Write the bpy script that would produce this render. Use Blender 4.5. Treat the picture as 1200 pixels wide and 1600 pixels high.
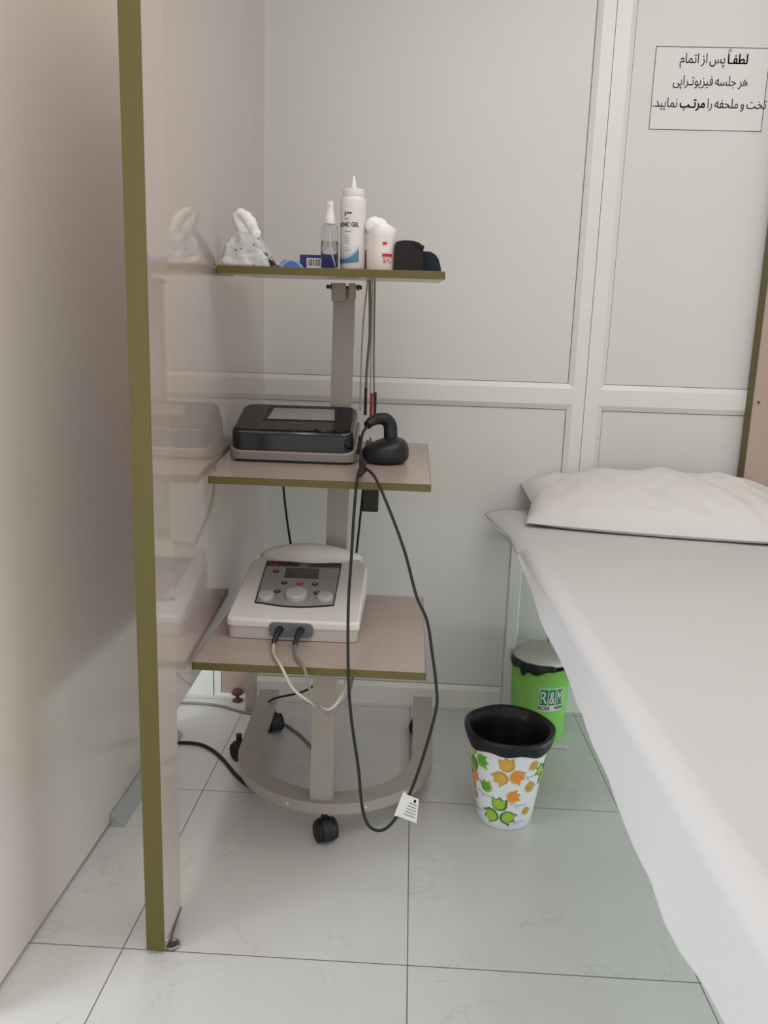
import bpy, bmesh, math, random
from math import sin, cos, pi, sqrt, atan, radians
from mathutils import Vector, Matrix, noise

for o in list(bpy.data.objects):
    bpy.data.objects.remove(o)
S = bpy.context.scene
C = S.collection

# ------------------------------------------------------------------ camera
cam_d = bpy.data.cameras.new('camera')
cam_d.sensor_fit = 'VERTICAL'
cam_d.sensor_height = 32.0
cam_d.lens = 32.0 * 1151.684 / 1600.0
cam_d.clip_start = 0.02
cam = bpy.data.objects.new('camera', cam_d)
C.objects.link(cam)
r_, d_, f_ = (0.998661, 0.040042, 0.032769), (0.039623, -0.184542, -0.982026), (-0.033275, 0.982009, -0.185881)
cam.matrix_world = Matrix(((r_[0], -d_[0], -f_[0], 0), (r_[1], -d_[1], -f_[1], 0), (r_[2], -d_[2], -f_[2], 1.21), (0, 0, 0, 1)))
S.camera = cam

# ------------------------------------------------------------------ light and exposure
S.view_settings.view_transform = 'Standard'
S.view_settings.look = 'None'
S.view_settings.gamma = 1.0
S.view_settings.use_curve_mapping = False
S.view_settings.exposure = 0.14
W = bpy.data.worlds.new('world')
S.world = W
W.use_nodes = True
W.node_tree.nodes['Background'].inputs[0].default_value = (1.0, 0.975, 0.955, 1)
W.node_tree.nodes['Background'].inputs[1].default_value = 0.95


def area(name, loc, target, sx, sy, power, col):
    l = bpy.data.lights.new(name, 'AREA')
    l.shape = 'RECTANGLE'
    l.size, l.size_y = sx, sy
    l.energy = power
    l.color = col
    o = bpy.data.objects.new(name, l)
    o.location = loc
    o.rotation_euler = (Vector(target) - Vector(loc)).to_track_quat('-Z', 'Y').to_euler()
    C.objects.link(o)
    return o


area('ceiling_lamp', (0.75, 1.0, 2.86), (0.6, 1.2, 0), 1.9, 1.2, 18, (1.0, 0.98, 0.955))
area('slot_fill_light', (-0.63, 1.60, 2.86), (-0.63, 1.60, 0), 0.18, 1.5, 10, (0.97, 1.0, 0.99))  # added fill light brightening the narrow slot behind the post, not an actual fixture
area('doorway_daylight', (-2.3, 0.1, 1.25), (0.2, 1.7, 0.3), 1.0, 1.5, 32, (0.78, 0.89, 1.0))
area('window_daylight', (2.9, 1.5, 0.32), (0.0, 2.1, 0.2), 1.8, 0.45, 16, (0.74, 0.88, 1.0))
area('green_curtain_daylight', (2.9, 1.4, 1.10), (0.6, 1.5, 0.0), 2.2, 0.40, 60, (0.60, 1.0, 0.82))


# ------------------------------------------------------------------ helpers


def lin(c):
    c = c / 255.0
    return c / 12.92 if c <= 0.04045 else ((c + 0.055) / 1.055) ** 2.4


def mat(name, rgb, rough=0.5, spec=0.5, metal=0.0, var=0.05, scale=30.0, bump=0.0, trans=0.0, coat=0.0, bscale=None):
    """procedural material: base colour varied by fine noise, optional bump"""
    m = bpy.data.materials.new(name)
    m.use_nodes = True
    nt = m.node_tree
    b = nt.nodes['Principled BSDF']
    col = [lin(v) for v in rgb]
    tc = nt.nodes.new('ShaderNodeTexCoord')
    n = nt.nodes.new('ShaderNodeTexNoise')
    n.inputs['Scale'].default_value = scale
    n.inputs['Detail'].default_value = 3
    nt.links.new(tc.outputs['Object'], n.inputs['Vector'])
    r = nt.nodes.new('ShaderNodeMix')
    r.data_type = 'RGBA'
    r.inputs['A'].default_value = [min(1, c * (1 - var)) for c in col] + [1]
    r.inputs['B'].default_value = [min(1, c * (1 + var)) for c in col] + [1]
    nt.links.new(n.outputs['Fac'], r.inputs['Factor'])
    nt.links.new(r.outputs['Result'], b.inputs['Base Color'])
    b.inputs['Roughness'].default_value = rough
    b.inputs['Specular IOR Level'].default_value = spec
    b.inputs['Metallic'].default_value = metal
    b.inputs['Transmission Weight'].default_value = trans
    b.inputs['Coat Weight'].default_value = coat
    if bump:
        bp = nt.nodes.new('ShaderNodeBump')
        bp.inputs['Strength'].default_value = bump
        bp.inputs['Distance'].default_value = 0.004
        n2 = nt.nodes.new('ShaderNodeTexNoise')
        n2.inputs['Scale'].default_value = bscale or scale
        n2.inputs['Detail'].default_value = 4
        nt.links.new(tc.outputs['Object'], n2.inputs['Vector'])
        nt.links.new(n2.outputs['Fac'], bp.inputs['Height'])
        nt.links.new(bp.outputs['Normal'], b.inputs['Normal'])
    return m


def catmull(pts, sub=8):
    P = [Vector(p) for p in pts]
    P = [P[0] * 2 - P[1]] + P + [P[-1] * 2 - P[-2]]
    out = []
    for i in range(1, len(P) - 2):
        a, b, c, d = P[i - 1], P[i], P[i + 1], P[i + 2]
        for k in range(sub):
            t = k / sub
            out.append(0.5 * ((2 * b) + (c - a) * t + (2 * a - 5 * b + 4 * c - d) * t * t + (3 * b - a - 3 * c + d) * t ** 3))
    out.append(P[-2])
    return out


class MB:
    """collects shapes and links them as ONE mesh object"""

    def __init__(self, M=None):
        self.v, self.f, self.mi, self.sm = [], [], [], []
        self.m = 0
        self.M = M or Matrix()

    def use(self, i):
        self.m = i
        return self

    def add(self, verts, faces, smooth=False):
        n = len(self.v)
        self.v += [tuple(self.M @ Vector(v)) for v in verts]
        for f in faces:
            self.f.append([i + n for i in f])
            self.mi.append(self.m)
            self.sm.append(smooth)
        return self

    def addbm(self, bm, smooth=False):
        bm.verts.index_update()
        self.add([v.co.copy() for v in bm.verts], [[v.index for v in f.verts] for f in bm.faces], smooth)
        bm.free()
        return self

    def box(self, x0, x1, y0, y1, z0, z1, bev=0.0, seg=2):
        bm = bmesh.new()
        bmesh.ops.create_cube(bm, size=1.0)
        for v in bm.verts:
            v.co = Vector((x0 + (v.co.x + .5) * (x1 - x0), y0 + (v.co.y + .5) * (y1 - y0), z0 + (v.co.z + .5) * (z1 - z0)))
        if bev:
            bmesh.ops.bevel(bm, geom=list(bm.edges), offset=bev, segments=seg, affect='EDGES', profile=0.5)
        return self.addbm(bm)

    def cyl(self, p0, p1, r0, r1=None, n=20, caps=True):
        r1 = r0 if r1 is None else r1
        p0, p1 = Vector(p0), Vector(p1)
        q = (p1 - p0).to_track_quat('Z', 'Y')
        vs = []
        for p, r in ((p0, r0), (p1, r1)):
            for k in range(n):
                vs.append(p + q @ Vector((r * cos(2 * pi * k / n), r * sin(2 * pi * k / n), 0)))
        self.add(vs, [[k, (k + 1) % n, n + (k + 1) % n, n + k] for k in range(n)], True)
        if caps:
            self.add(vs[:n], [list(range(n))[::-1]])
            self.add(vs[n:], [list(range(n))])
        return self

    def lathe(self, prof, c=(0, 0, 0), n=32, sx=1.0, sy=1.0, wob=None, caps=True):
        vs = []
        for r, z in prof:
            for k in range(n):
                a = 2 * pi * k / n
                rr = r + (wob(a, z) if wob else 0)
                vs.append((c[0] + rr * sx * cos(a), c[1] + rr * sy * sin(a), c[2] + z))
        fs = []
        for j in range(len(prof) - 1):
            for k in range(n):
                k2 = (k + 1) % n
                fs.append([j * n + k, j * n + k2, (j + 1) * n + k2, (j + 1) * n + k])
        self.add(vs, fs, True)
        if caps:
            if prof[0][0] > 1e-5:
                self.add(vs[:n], [list(range(n))[::-1]])
            if prof[-1][0] > 1e-5:
                self.add(vs[-n:], [list(range(n))])
        return self

    def tube(self, pts, r, n=10, sub=8, taper=None):
        P = catmull(pts, sub) if sub > 1 else [Vector(p) for p in pts]
        vs = []
        up = None
        for i, p in enumerate(P):
            t = (P[min(i + 1, len(P) - 1)] - P[max(i - 1, 0)]).normalized()
            if up is None:
                up = t.orthogonal().normalized()
            up = (up - t * up.dot(t)).normalized()
            s = t.cross(up)
            rr = r if taper is None else taper(i / (len(P) - 1))
            for k in range(n):
                a = 2 * pi * k / n
                vs.append(p + up * rr * cos(a) + s * rr * sin(a))
        m = len(P)
        fs = [[j * n + k, j * n + (k + 1) % n, (j + 1) * n + (k + 1) % n, (j + 1) * n + k] for j in range(m - 1) for k in range(n)]
        self.add(vs, fs, True)
        self.add(vs[:n], [list(range(n))[::-1]])
        self.add(vs[-n:], [list(range(n))])
        return self

    def prism(self, poly, z0, z1, ax='z', bev=0.0, seg=2):
        """poly extruded along an axis; z0/z1 may be functions of the 2D point"""
        def pt(p, h):
            h = h(p) if callable(h) else h
            if ax == 'z':
                return Vector((p[0], p[1], h))
            if ax == 'y':
                return Vector((p[0], h, p[1]))
            return Vector((h, p[0], p[1]))
        bm = bmesh.new()
        a = [bm.verts.new(pt(p, z0)) for p in poly]
        b = [bm.verts.new(pt(p, z1)) for p in poly]
        n = len(poly)
        bm.faces.new(a[::-1])
        top = bm.faces.new(b)
        for k in range(n):
            bm.faces.new((a[k], a[(k + 1) % n], b[(k + 1) % n], b[k]))
        bmesh.ops.recalc_face_normals(bm, faces=list(bm.faces))
        if bev:
            bmesh.ops.bevel(bm, geom=list(top.edges), offset=bev, segments=seg, affect='EDGES', profile=0.5)
        return self.addbm(bm)

    def grid(self, fn, nu, nv, wrap=False, smooth=True):
        vs = [fn(i / nu, j / nv) for i in range(nu + 1) for j in range(nv + 1)]
        fs = [[i * (nv + 1) + j, (i + 1) * (nv + 1) + j, (i + 1) * (nv + 1) + j + 1, i * (nv + 1) + j + 1] for i in range(nu) for j in range(nv)]
        return self.add(vs, fs, smooth)

    def build(self, name, mats, parent=None, loc=None, kind=None):
        me = bpy.data.meshes.new(name)
        org = Vector((0, 0, 0))
        if parent is not None:
            org = Vector(parent.get('_o', (0, 0, 0)))
        elif loc is not None:
            org = Vector(loc)
        me.from_pydata([tuple(Vector(v) - org) for v in self.v], [], self.f)
        for m in (mats if isinstance(mats, (list, tuple)) else [mats]):
            me.materials.append(m)
        me.polygons.foreach_set('material_index', self.mi)
        me.polygons.foreach_set('use_smooth', self.sm)
        me.update()
        o = bpy.data.objects.new(name, me)
        C.objects.link(o)
        if parent is not None:
            o.parent = parent
        else:
            o.location = org
        o['_o'] = tuple(org)
        if kind:
            o['kind'] = kind
        return o


def thing(name, loc, label, cat, group=None):
    o = bpy.data.objects.new(name, None)
    o.empty_display_size = 0.05
    C.objects.link(o)
    o.location = loc
    o['_o'] = tuple(loc)
    return tag(o, label, cat, group)


def tag(o, label, cat, group=None):
    o['label'] = label
    o['category'] = cat
    if group:
        o['group'] = group
    return o


def rrect(x0, x1, y0, y1, r, n=5):
    out = []
    for cx, cy, a0 in ((x1 - r, y1 - r, 0), (x0 + r, y1 - r, 90), (x0 + r, y0 + r, 180), (x1 - r, y0 + r, 270)):
        for k in range(n + 1):
            a = radians(a0 + 90 * k / n)
            out.append((cx + r * cos(a), cy + r * sin(a)))
    return out


def text2d(s, size, bold=0.0, sx=1.0):
    """outline of a text run as flat verts and faces, starting at x = 0; returns also its width"""
    cu = bpy.data.curves.new('lettering', 'FONT')
    cu.body = s
    cu.size = size
    cu.fill_mode = 'NONE'
    cu.resolution_u = 4
    ob = bpy.data.objects.new('lettering', cu)
    C.objects.link(ob)
    dg = bpy.context.evaluated_depsgraph_get()
    me = bpy.data.meshes.new_from_object(ob.evaluated_get(dg))
    co = [(v.co.x * sx, v.co.y) for v in me.vertices]
    nb = {}
    for e in me.edges:
        a, c = e.vertices
        nb.setdefault(a, []).append(c)
        nb.setdefault(c, []).append(a)
    bpy.data.objects.remove(ob)
    bpy.data.curves.remove(cu)
    bpy.data.meshes.remove(me)
    loops, seen = [], set()
    for st in sorted(nb):
        if st in seen:
            continue
        lp, cur, prev = [], st, None
        nxt_up = st + 1 if (st + 1) in nb[st] else nb[st][0]
        while cur is not None and cur not in seen:
            seen.add(cur)
            lp.append(cur)
            cand = [k for k in nb[cur] if k not in seen]
            if prev is None and nxt_up in cand:
                cand = [nxt_up]
            prev, cur = cur, (cand[0] if cand else None)
        if len(lp) > 2:
            loops.append([co[k] for k in lp])

    def sarea(l):
        return sum(l[k - 1][0] * l[k][1] - l[k][0] * l[k - 1][1] for k in range(len(l))) / 2

    def inside(p, l):
        r = False
        for k in range(len(l)):
            (xa, ya), (xb, yb) = l[k - 1], l[k]
            if (ya > p[1]) != (yb > p[1]) and p[0] < (xb - xa) * (p[1] - ya) / (yb - ya) + xa:
                r = not r
        return r
    ar = [sarea(l) for l in loops]
    big = max(range(len(loops)), key=lambda k: abs(ar[k]))
    sg = 1 if ar[big] > 0 else -1
    vs, fs = [], []
    from mathutils.geometry import tessellate_polygon
    for k, l in enumerate(loops):
        if ar[k] * sg < 0 and any(ar[h] * sg > 0 and inside(l[0], loops[h]) for h in range(len(loops))):
            continue
        holes = [loops[h] for h in range(len(loops)) if ar[h] * sg < 0 and inside(loops[h][0], l) and abs(ar[h]) < abs(ar[k])]
        polys = [l] + holes
        flat = [p for q in polys for p in q]
        tris = tessellate_polygon([[Vector((p[0], p[1], 0)) for p in q] for q in polys])
        for dx, dy in ([(0, 0)] if not bold else [(-bold, -bold * .5), (bold, -bold * .5), (-bold, bold * .5), (bold, bold * .5)]):
            n = len(vs)
            vs += [(p[0] + dx, p[1] + dy) for p in flat]
            fs += [[i + n for i in t] for t in tris]
    x0 = min(v[0] for v in vs)
    x1 = max(v[0] for v in vs)
    return [(v[0] - x0, v[1]) for v in vs], fs, x1 - x0


FORMS = {'ا': 'ﺍﺎ', 'د': 'ﺩﺪ', 'ر': 'ﺭﺮ', 'ز': 'ﺯﺰ', 'و': 'ﻭﻮ',
         'ب': 'ﺏﺐﺑﺒ', 'پ': 'ﭖﭗﭘﭙ', 'ت': 'ﺕﺖﺗﺘ', 'ج': 'ﺝﺞﺟﺠ', 'ح': 'ﺡﺢﺣﺤ', 'خ': 'ﺥﺦﺧﺨ',
         'س': 'ﺱﺲﺳﺴ', 'ط': 'ﻁﻂﻃﻄ', 'ف': 'ﻑﻒﻓﻔ', 'ل': 'ﻝﻞﻟﻠ', 'م': 'ﻡﻢﻣﻤ', 'ن': 'ﻥﻦﻧﻨ', 'ه': 'ﻩﻪﻫﻬ',
         'ی': 'ﯼﯽﯾﯿ', 'ـ': 'ــــ'}


def shape_fa(w):
    """join the letters of a Persian word and put them in drawing order"""
    out = ''
    for i, ch in enumerate(w):
        f = FORMS.get(ch)
        if not f:
            out += ch
            continue
        prev = i > 0 and len(FORMS.get(w[i - 1], '')) == 4
        nxt = len(f) == 4 and i + 1 < len(w) and w[i + 1] in FORMS
        out += f[(3 if nxt else 1) if prev else (2 if nxt else 0)]
    return out[::-1]


# ------------------------------------------------------------------ materials
def board_mat(name, rgb, rough=0.08):
    return mat(name, rgb, rough, 0.8, var=0.02, scale=60, coat=0.7)


M_wall = mat('white_panel', (212, 211, 208), 0.42, 0.4, var=0.015, scale=4)
M_frame = mat('white_aluminium', (222, 220, 215), 0.3, 0.5, var=0.02, scale=20)
M_gasket = mat('gasket', (126, 116, 106), 0.7, 0.2)
M_board = board_mat('beige_laminate', (192, 178, 170))
M_boardL = mat('cream_laminate', (216, 207, 197), 0.16, 0.7, var=0.02, scale=60)
M_pink = board_mat('pink_laminate', (172, 148, 137), 0.3)
M_green = mat('olive_edge', (98, 89, 46), 0.42, 0.3, var=0.05, scale=80)
M_shelf = mat('shelf_laminate', (176, 158, 148), 0.24, 0.5, var=0.03, scale=70)
M_steel = mat('painted_steel', (164, 156, 145), 0.38, 0.5, var=0.04, scale=40)
M_alu = mat('aluminium', (190, 192, 192), 0.32, 0.5, metal=0.55, var=0.03)
M_chrome = mat('dull_chrome', (150, 146, 138), 0.25, 0.5, metal=0.9)
M_bolt = mat('dark_bolt', (70, 64, 60), 0.4, 0.5, metal=0.6)
M_black = mat('black_plastic', (32, 32, 35), 0.42, 0.4, var=0.08, scale=90)
M_blackgloss = mat('glossy_black_plastic', (22, 22, 25), 0.12, 0.5, var=0.05)
M_rubber = mat('black_rubber', (36, 35, 36), 0.6, 0.3, var=0.1)
M_silver = mat('silver_plastic', (138, 130, 124), 0.3, 0.5, metal=0.2, var=0.03)
M_screen = mat('grey_screen', (150, 150, 146), 0.12, 0.6, var=0.02)
M_lcd = mat('dark_screen', (56, 60, 66), 0.15, 0.6, var=0.04)
M_white = mat('white_plastic', (220, 216, 211), 0.32, 0.5, var=0.02)
M_bone = mat('grey_white_plastic', (196, 189, 182), 0.4, 0.45, var=0.02)
M_panel = mat('grey_control_panel', (150, 149, 146), 0.4, 0.45, var=0.03)
M_dgrey = mat('dark_grey_plastic', (104, 106, 108), 0.45, 0.4, var=0.04)
M_knob = mat('light_grey_knob', (176, 174, 172), 0.4, 0.45, var=0.03)
M_red = mat('red_print', (190, 44, 48), 0.5, 0.3)
M_ink = mat('black_ink', (34, 33, 34), 0.6, 0.2)
M_greyink = mat('grey_ink', (120, 118, 116), 0.6, 0.2)
M_sheet = mat('white_sheet', (200, 197, 196), 0.85, 0.15, var=0.015, scale=140, bump=0.12, bscale=14)
M_pillow = mat('white_pillowcase', (216, 212, 210), 0.85, 0.15, var=0.012, scale=120, bump=0.2, bscale=11)
M_paper = mat('white_paper', (216, 215, 213), 0.45, 0.35, var=0.01)
M_liner = mat('black_bin_liner', (24, 25, 29), 0.38, 0.35, var=0.15, scale=40, bump=0.5, bscale=45)
M_binwhite = mat('white_bin_plastic', (226, 228, 232), 0.3, 0.5, var=0.015)
M_binleaf = [mat('leaf_orange', (226, 140, 62), 0.35), mat('leaf_amber', (214, 168, 72), 0.35), mat('leaf_lime', (158, 190, 62), 0.35), mat('leaf_green', (92, 158, 62), 0.35),
             mat('leaf_dark_green', (72, 126, 64), 0.35), mat('leaf_gold', (190, 154, 66), 0.35)]
M_lime = mat('lime_green_plastic', (126, 190, 84), 0.4, 0.4, var=0.02)
M_lid = mat('pale_grey_plastic', (198, 200, 190), 0.45, 0.4, var=0.02)
M_teal = mat('teal_green_print', (40, 124, 84), 0.45, 0.3)
M_blue = mat('blue_fabric', (92, 116, 190), 0.7, 0.2, var=0.06)
M_paleblue = mat('pale_blue_fabric', (150, 172, 196), 0.7, 0.2, var=0.06)
M_navy = mat('navy_card', (46, 48, 112), 0.5, 0.3)
M_wave = mat('label_blue', (74, 122, 150), 0.4, 0.4)
M_lightwave = mat('label_pale_blue', (150, 186, 200), 0.4, 0.4)
M_cotton = mat('cotton_wool', (238, 237, 236), 0.95, 0.05, var=0.02, bump=0.6, bscale=60)
M_tub = mat('translucent_white_plastic', (226, 220, 213), 0.35, 0.45, var=0.02)
M_strap = mat('brown_black_webbing', (50, 45, 46), 0.85, 0.15, var=0.12, scale=200)
M_strap2 = mat('blue_black_webbing', (44, 48, 56), 0.85, 0.15, var=0.12, scale=200)
M_cable_grey = mat('grey_cable', (128, 124, 118), 0.5, 0.4)
M_cable_beige = mat('beige_cable', (196, 184, 164), 0.5, 0.4)
M_brown = mat('brown_rubber', (92, 66, 54), 0.55, 0.3)
M_tissue = mat('white_tissue', (240, 239, 236), 0.95, 0.05, var=0.01, bump=0.2, bscale=50)


def wrap_mat():
    m = mat('crumpled_clear_wrap', (196, 198, 196), 0.22, 0.6, var=0.2, scale=38, bump=0.8, bscale=55)
    return m


M_wrap = wrap_mat()


def clear_mat(name, tint, rough=0.05):
    m = bpy.data.materials.new(name)
    m.use_nodes = True
    nt = m.node_tree
    b = nt.nodes['Principled BSDF']
    b.inputs['Base Color'].default_value = (*tint, 1)
    b.inputs['Roughness'].default_value = rough
    b.inputs['Transmission Weight'].default_value = 1.0
    b.inputs['IOR'].default_value = 1.12
    n = nt.nodes.new('ShaderNodeTexNoise')
    n.inputs['Scale'].default_value = 12
    rr = nt.nodes.new('ShaderNodeMapRange')
    rr.inputs['To Min'].default_value = rough
    rr.inputs['To Max'].default_value = rough + 0.06
    nt.links.new(n.outputs['Fac'], rr.inputs['Value'])
    nt.links.new(rr.outputs['Result'], b.inputs['Roughness'])
    return m


M_clear = clear_mat('clear_plastic', (0.93, 0.95, 0.97))
M_liquid = clear_mat('clear_liquid', (0.9, 0.93, 0.96), 0.02)


def floor_mat():
    m = bpy.data.materials.new('floor_tiles')
    m.use_nodes = True
    nt = m.node_tree
    b = nt.nodes['Principled BSDF']
    tc = nt.nodes.new('ShaderNodeTexCoord')
    sp = nt.nodes.new('ShaderNodeSeparateXYZ')
    nt.links.new(tc.outputs['Object'], sp.inputs[0])

    def mth(op, a, bb=None, cl=False):
        n = nt.nodes.new('ShaderNodeMath')
        n.operation = op
        n.use_clamp = cl
        for i, v in enumerate((a, bb)):
            if v is None:
                continue
            if isinstance(v, (int, float)):
                n.inputs[i].default_value = v
            else:
                nt.links.new(v, n.inputs[i])
        return n.outputs[0]

    def lines(ax, off):
        t = mth('DIVIDE', mth('SUBTRACT', ax, off), 0.6)
        f = mth('FRACT', mth('ADD', t, 100.5))
        return mth('ABSOLUTE', mth('SUBTRACT', f, 0.5)), mth('FLOOR', mth('ADD', t, 100.0))
    dx, ix = lines(sp.outputs[0], 0.0351)
    dy, iy = lines(sp.outputs[1], 1.334)
    d = mth('MINIMUM', dx, dy)
    g = mth('SUBTRACT', 1.0, mth('MULTIPLY', mth('SUBTRACT', d, 0.0013), 900.0, True), True)
    # veins
    n0 = nt.nodes.new('ShaderNodeTexNoise')
    n0.inputs['Scale'].default_value = 3.2
    n0.inputs['Detail'].default_value = 8
    n0.inputs['Roughness'].default_value = 0.62
    n0.inputs['Distortion'].default_value = 0.8
    cb = nt.nodes.new('ShaderNodeCombineXYZ')
    nt.links.new(mth('ADD', sp.outputs[0], mth('MULTIPLY', ix, 3.7)), cb.inputs[0])
    nt.links.new(mth('ADD', sp.outputs[1], mth('MULTIPLY', iy, 5.3)), cb.inputs[1])
    nt.links.new(cb.outputs[0], n0.inputs['Vector'])
    v = mth('SUBTRACT', 1.0, mth('MULTIPLY', mth('ABSOLUTE', mth('SUBTRACT', n0.outputs['Fac'], 0.5)), 130.0), True)
    n1 = nt.nodes.new('ShaderNodeTexNoise')
    n1.inputs['Scale'].default_value = 4.0
    nt.links.new(cb.outputs[0], n1.inputs['Vector'])
    v = mth('MULTIPLY', v, mth('MULTIPLY', mth('SUBTRACT', n1.outputs['Fac'], 0.46), 6.0, True))
    v = mth('MULTIPLY', v, 0.32)
    n2 = nt.nodes.new('ShaderNodeTexNoise')
    n2.inputs['Scale'].default_value = 5.0
    n2.inputs['Detail'].default_value = 4
    nt.links.new(cb.outputs[0], n2.inputs['Vector'])

    def mix(fac, a, bb):
        n = nt.nodes.new('ShaderNodeMix')
        n.data_type = 'RGBA'
        for k, s in (('A', a), ('B', bb)):
            if isinstance(s, tuple):
                n.inputs[k].default_value = [lin(c) for c in s] + [1]
            else:
                nt.links.new(s, n.inputs[k])
        nt.links.new(fac, n.inputs['Factor'])
        return n.outputs['Result']
    c = mix(n2.outputs['Fac'], (196, 193, 190), (206, 204, 202))
    c = mix(v, c, (150, 138, 126))
    c = mix(g, c, (92, 82, 76))
    nt.links.new(c, b.inputs['Base Color'])
    b.inputs['Roughness'].default_value = 0.2
    nt.links.new(mth('ADD', mth('MULTIPLY', g, 0.5), 0.2), b.inputs['Roughness'])
    bp = nt.nodes.new('ShaderNodeBump')
    bp.inputs['Strength'].default_value = 0.4
    bp.inputs['Distance'].default_value = 0.002
    nt.links.new(mth('SUBTRACT', 1.0, g), bp.inputs['Height'])
    nt.links.new(bp.outputs['Normal'], b.inputs['Normal'])
    return m


M_floor = floor_mat()
M_ceiling = mat('ceiling_paint', (225, 224, 220), 0.7, 0.2)

# ================================================================== SETTING
YW, YP = 2.563, 2.576      # frame face and infill face of the back wall
MB().box(-3.0, 3.2, -1.6, 2.75, -0.06, 0.0).build('floor', M_floor, kind='structure')
MB().box(-3.0, 3.2, -1.6, 2.75, 2.92, 2.98).build('ceiling', M_ceiling, kind='structure')
b = MB()
b.box(-3.0, 3.2, YP, 2.66, 0.0, 2.92)
b.build('wall_back', M_wall, kind='structure')


def rail(name, x0, x1, z0, z1):
    return MB().box(x0, x1, YW, YP + 0.004, z0, z1).build(name, M_frame, kind='structure')


def bead(name, x0, x1, z0, z1, w=0.017):
    """mitred sloping bead around one infill panel with its dark gasket line"""
    b = MB()
    o = [(x0, z0), (x1, z0), (x1, z1), (x0, z1)]
    i = [(x0 + w, z0 + w), (x1 - w, z0 + w), (x1 - w, z1 - w), (x0 + w, z1 - w)]
    g = [(x0 + w + .0022, z0 + w + .0022), (x1 - w - .0022, z0 + w + .0022), (x1 - w - .0022, z1 - w - .0022), (x0 + w + .0022, z1 - w - .0022)]
    vs = [(p[0], YW, p[1]) for p in o] + [(p[0], YW + .0095, p[1]) for p in i] + [(p[0], YP - .0006, p[1]) for p in i] + [(p[0], YP - .0006, p[1]) for p in g] + [(p[0], YP + .003, p[1]) for p in o]
    fs = []
    for k in range(4):
        k2 = (k + 1) % 4
        fs += [[k, k2, 4 + k2, 4 + k], [4 + k, 4 + k2, 8 + k2, 8 + k], [16 + k, 16 + k2, k2, k]]
    b.use(0).add([(v[0], v[1] - (.004 if j in range(4, 8) else 0), v[2]) if False else v for j, v in enumerate(vs)], fs)
    b.use(1).add(vs, [[8 + k, 8 + (k + 1) % 4, 12 + (k + 1) % 4, 12 + k] for k in range(4)])
    return b.build(name, [M_frame, M_gasket], kind='structure')


XL, XR = -0.56, 1.70
rail('trim_1', 0.544, 0.5835, 0.0, 2.92)
rail('trim_2', 0.5855, 0.632, 0.0, 2.92)
rail('trim_3', XL, 0.544, 1.123, 1.176)
rail('trim_4', 0.632, XR, 1.123, 1.176)
rail('trim_5', XL, 0.544, 0.0, 0.066)
rail('trim_6', 0.632, XR, 0.0, 0.066)
bead('trim_7', XL, 0.544, 1.176, 2.90)
bead('trim_8', XL, 0.544, 0.066, 1.123)
bead('trim_9', 0.632, XR, 1.176, 2.90)
bead('trim_10', 0.632, XR, 0.066, 1.123)
# the neighbouring bay seen under the long partition
rail('trim_11', -0.80, -0.705, 0.0, 2.92)
rail('trim_12', -0.70, XL, 0.0, 0.012)
b = MB().box(-0.672, XL - 0.002, YP - 0.012, YP + 0.002, 0.012, 2.0)
b.build('trim_13', M_pink, kind='structure')
rail('trim_14', -0.70, -0.675, 0.012, 2.0)

# cream panel at the far left, and the aluminium channel along its foot
b = MB().box(-0.80, -0.76, 1.14, 2.30, 0.012, 2.9, 0.001, 1)
b.build('wall_left', M_boardL, kind='structure')
b = MB().box(-0.7585, -0.722, 1.741, 2.25, 0.0, 0.004).box(-0.7585, -0.754, 1.741, 2.25, 0.004, 0.034)
b.prism([(-0.754, 0.034), (-0.754, 0.004), (-0.722, 0.004)], 1.741, 2.25, 'y')
b.build('baseboard_left', M_alu, kind='structure')
# the partition closing the bay on the right, hung above the floor
b = MB().box(1.66, 1.70, -0.2, 2.56, 0.50, 2.9)
b.build('wall_right', M_board, kind='structure')

# ------------------------------------------------------------------ partition boards
t = thing('partition_post', (-0.491, 1.379, 0.0), 'narrow beige upright board with olive green edge nearest the camera at left', 'partition')
MB().box(-0.510, -0.472, 1.3245, 1.434, 0.010, 2.9).build('post_board', M_board, t)
b = MB().box(-0.5102, -0.4718, 1.3232, 1.3246, 0.0095, 2.9)
b.build('edge_banding', M_green, t)['label'] = 'olive green edge strip'
b = MB().lathe([(0.001, 0.0), (0.015, 0.0), (0.0165, 0.003), (0.0155, 0.007), (0.013, 0.0085), (0.012, 0.007), (0.001, 0.006)], (-0.464, 1.348, 0.0), 20)
b.tube([(-0.468, 1.352, 0.014), (-0.4705, 1.39, 0.020), (-0.4712, 1.432, 0.024)], 0.0022, 6, 3)
b.build('foot', M_chrome, t)['label'] = 'dull metal glide foot'

A, B_ = Vector((-0.479, 1.437)), Vector((-0.516, 2.560))
nrm = Vector((-(B_ - A).y, (B_ - A).x)).normalized()
t = thing('partition_panel', (-0.51, 2.0, 0.485), 'wide glossy beige panel beside the shelf trolley hung above the floor', 'partition')
q4 = [tuple(A), tuple(B_), tuple(B_ + nrm * 0.018), tuple(A + nrm * 0.018)]
MB().prism(q4, 0.485, 2.9).build('board', M_board, t)
MB().box(-0.556, -0.520, 2.44, 2.476, 0.0, 0.486, 0.002, 1).build('leg', M_steel, t)['label'] = 'square grey metal leg'

t = thing('partition_board', (1.34, 2.535, 0.30), 'pinkish beige board with olive green left edge on the wall at right', 'partition')
MB().box(1.1255, 1.62, 2.516, 2.562, 0.30, 2.9).build('board', M_pink, t)
MB().box(1.1235, 1.1256, 2.515, 2.562, 0.30, 2.9).build('edge_banding', M_green, t)['label'] = 'olive green edge strip'
MB().cyl((1.1435, 2.513, 1.153), (1.1435, 2.517, 1.153), 0.0045, n=12).build('screw', M_brown, t)['label'] = 'dark recessed screw'

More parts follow.
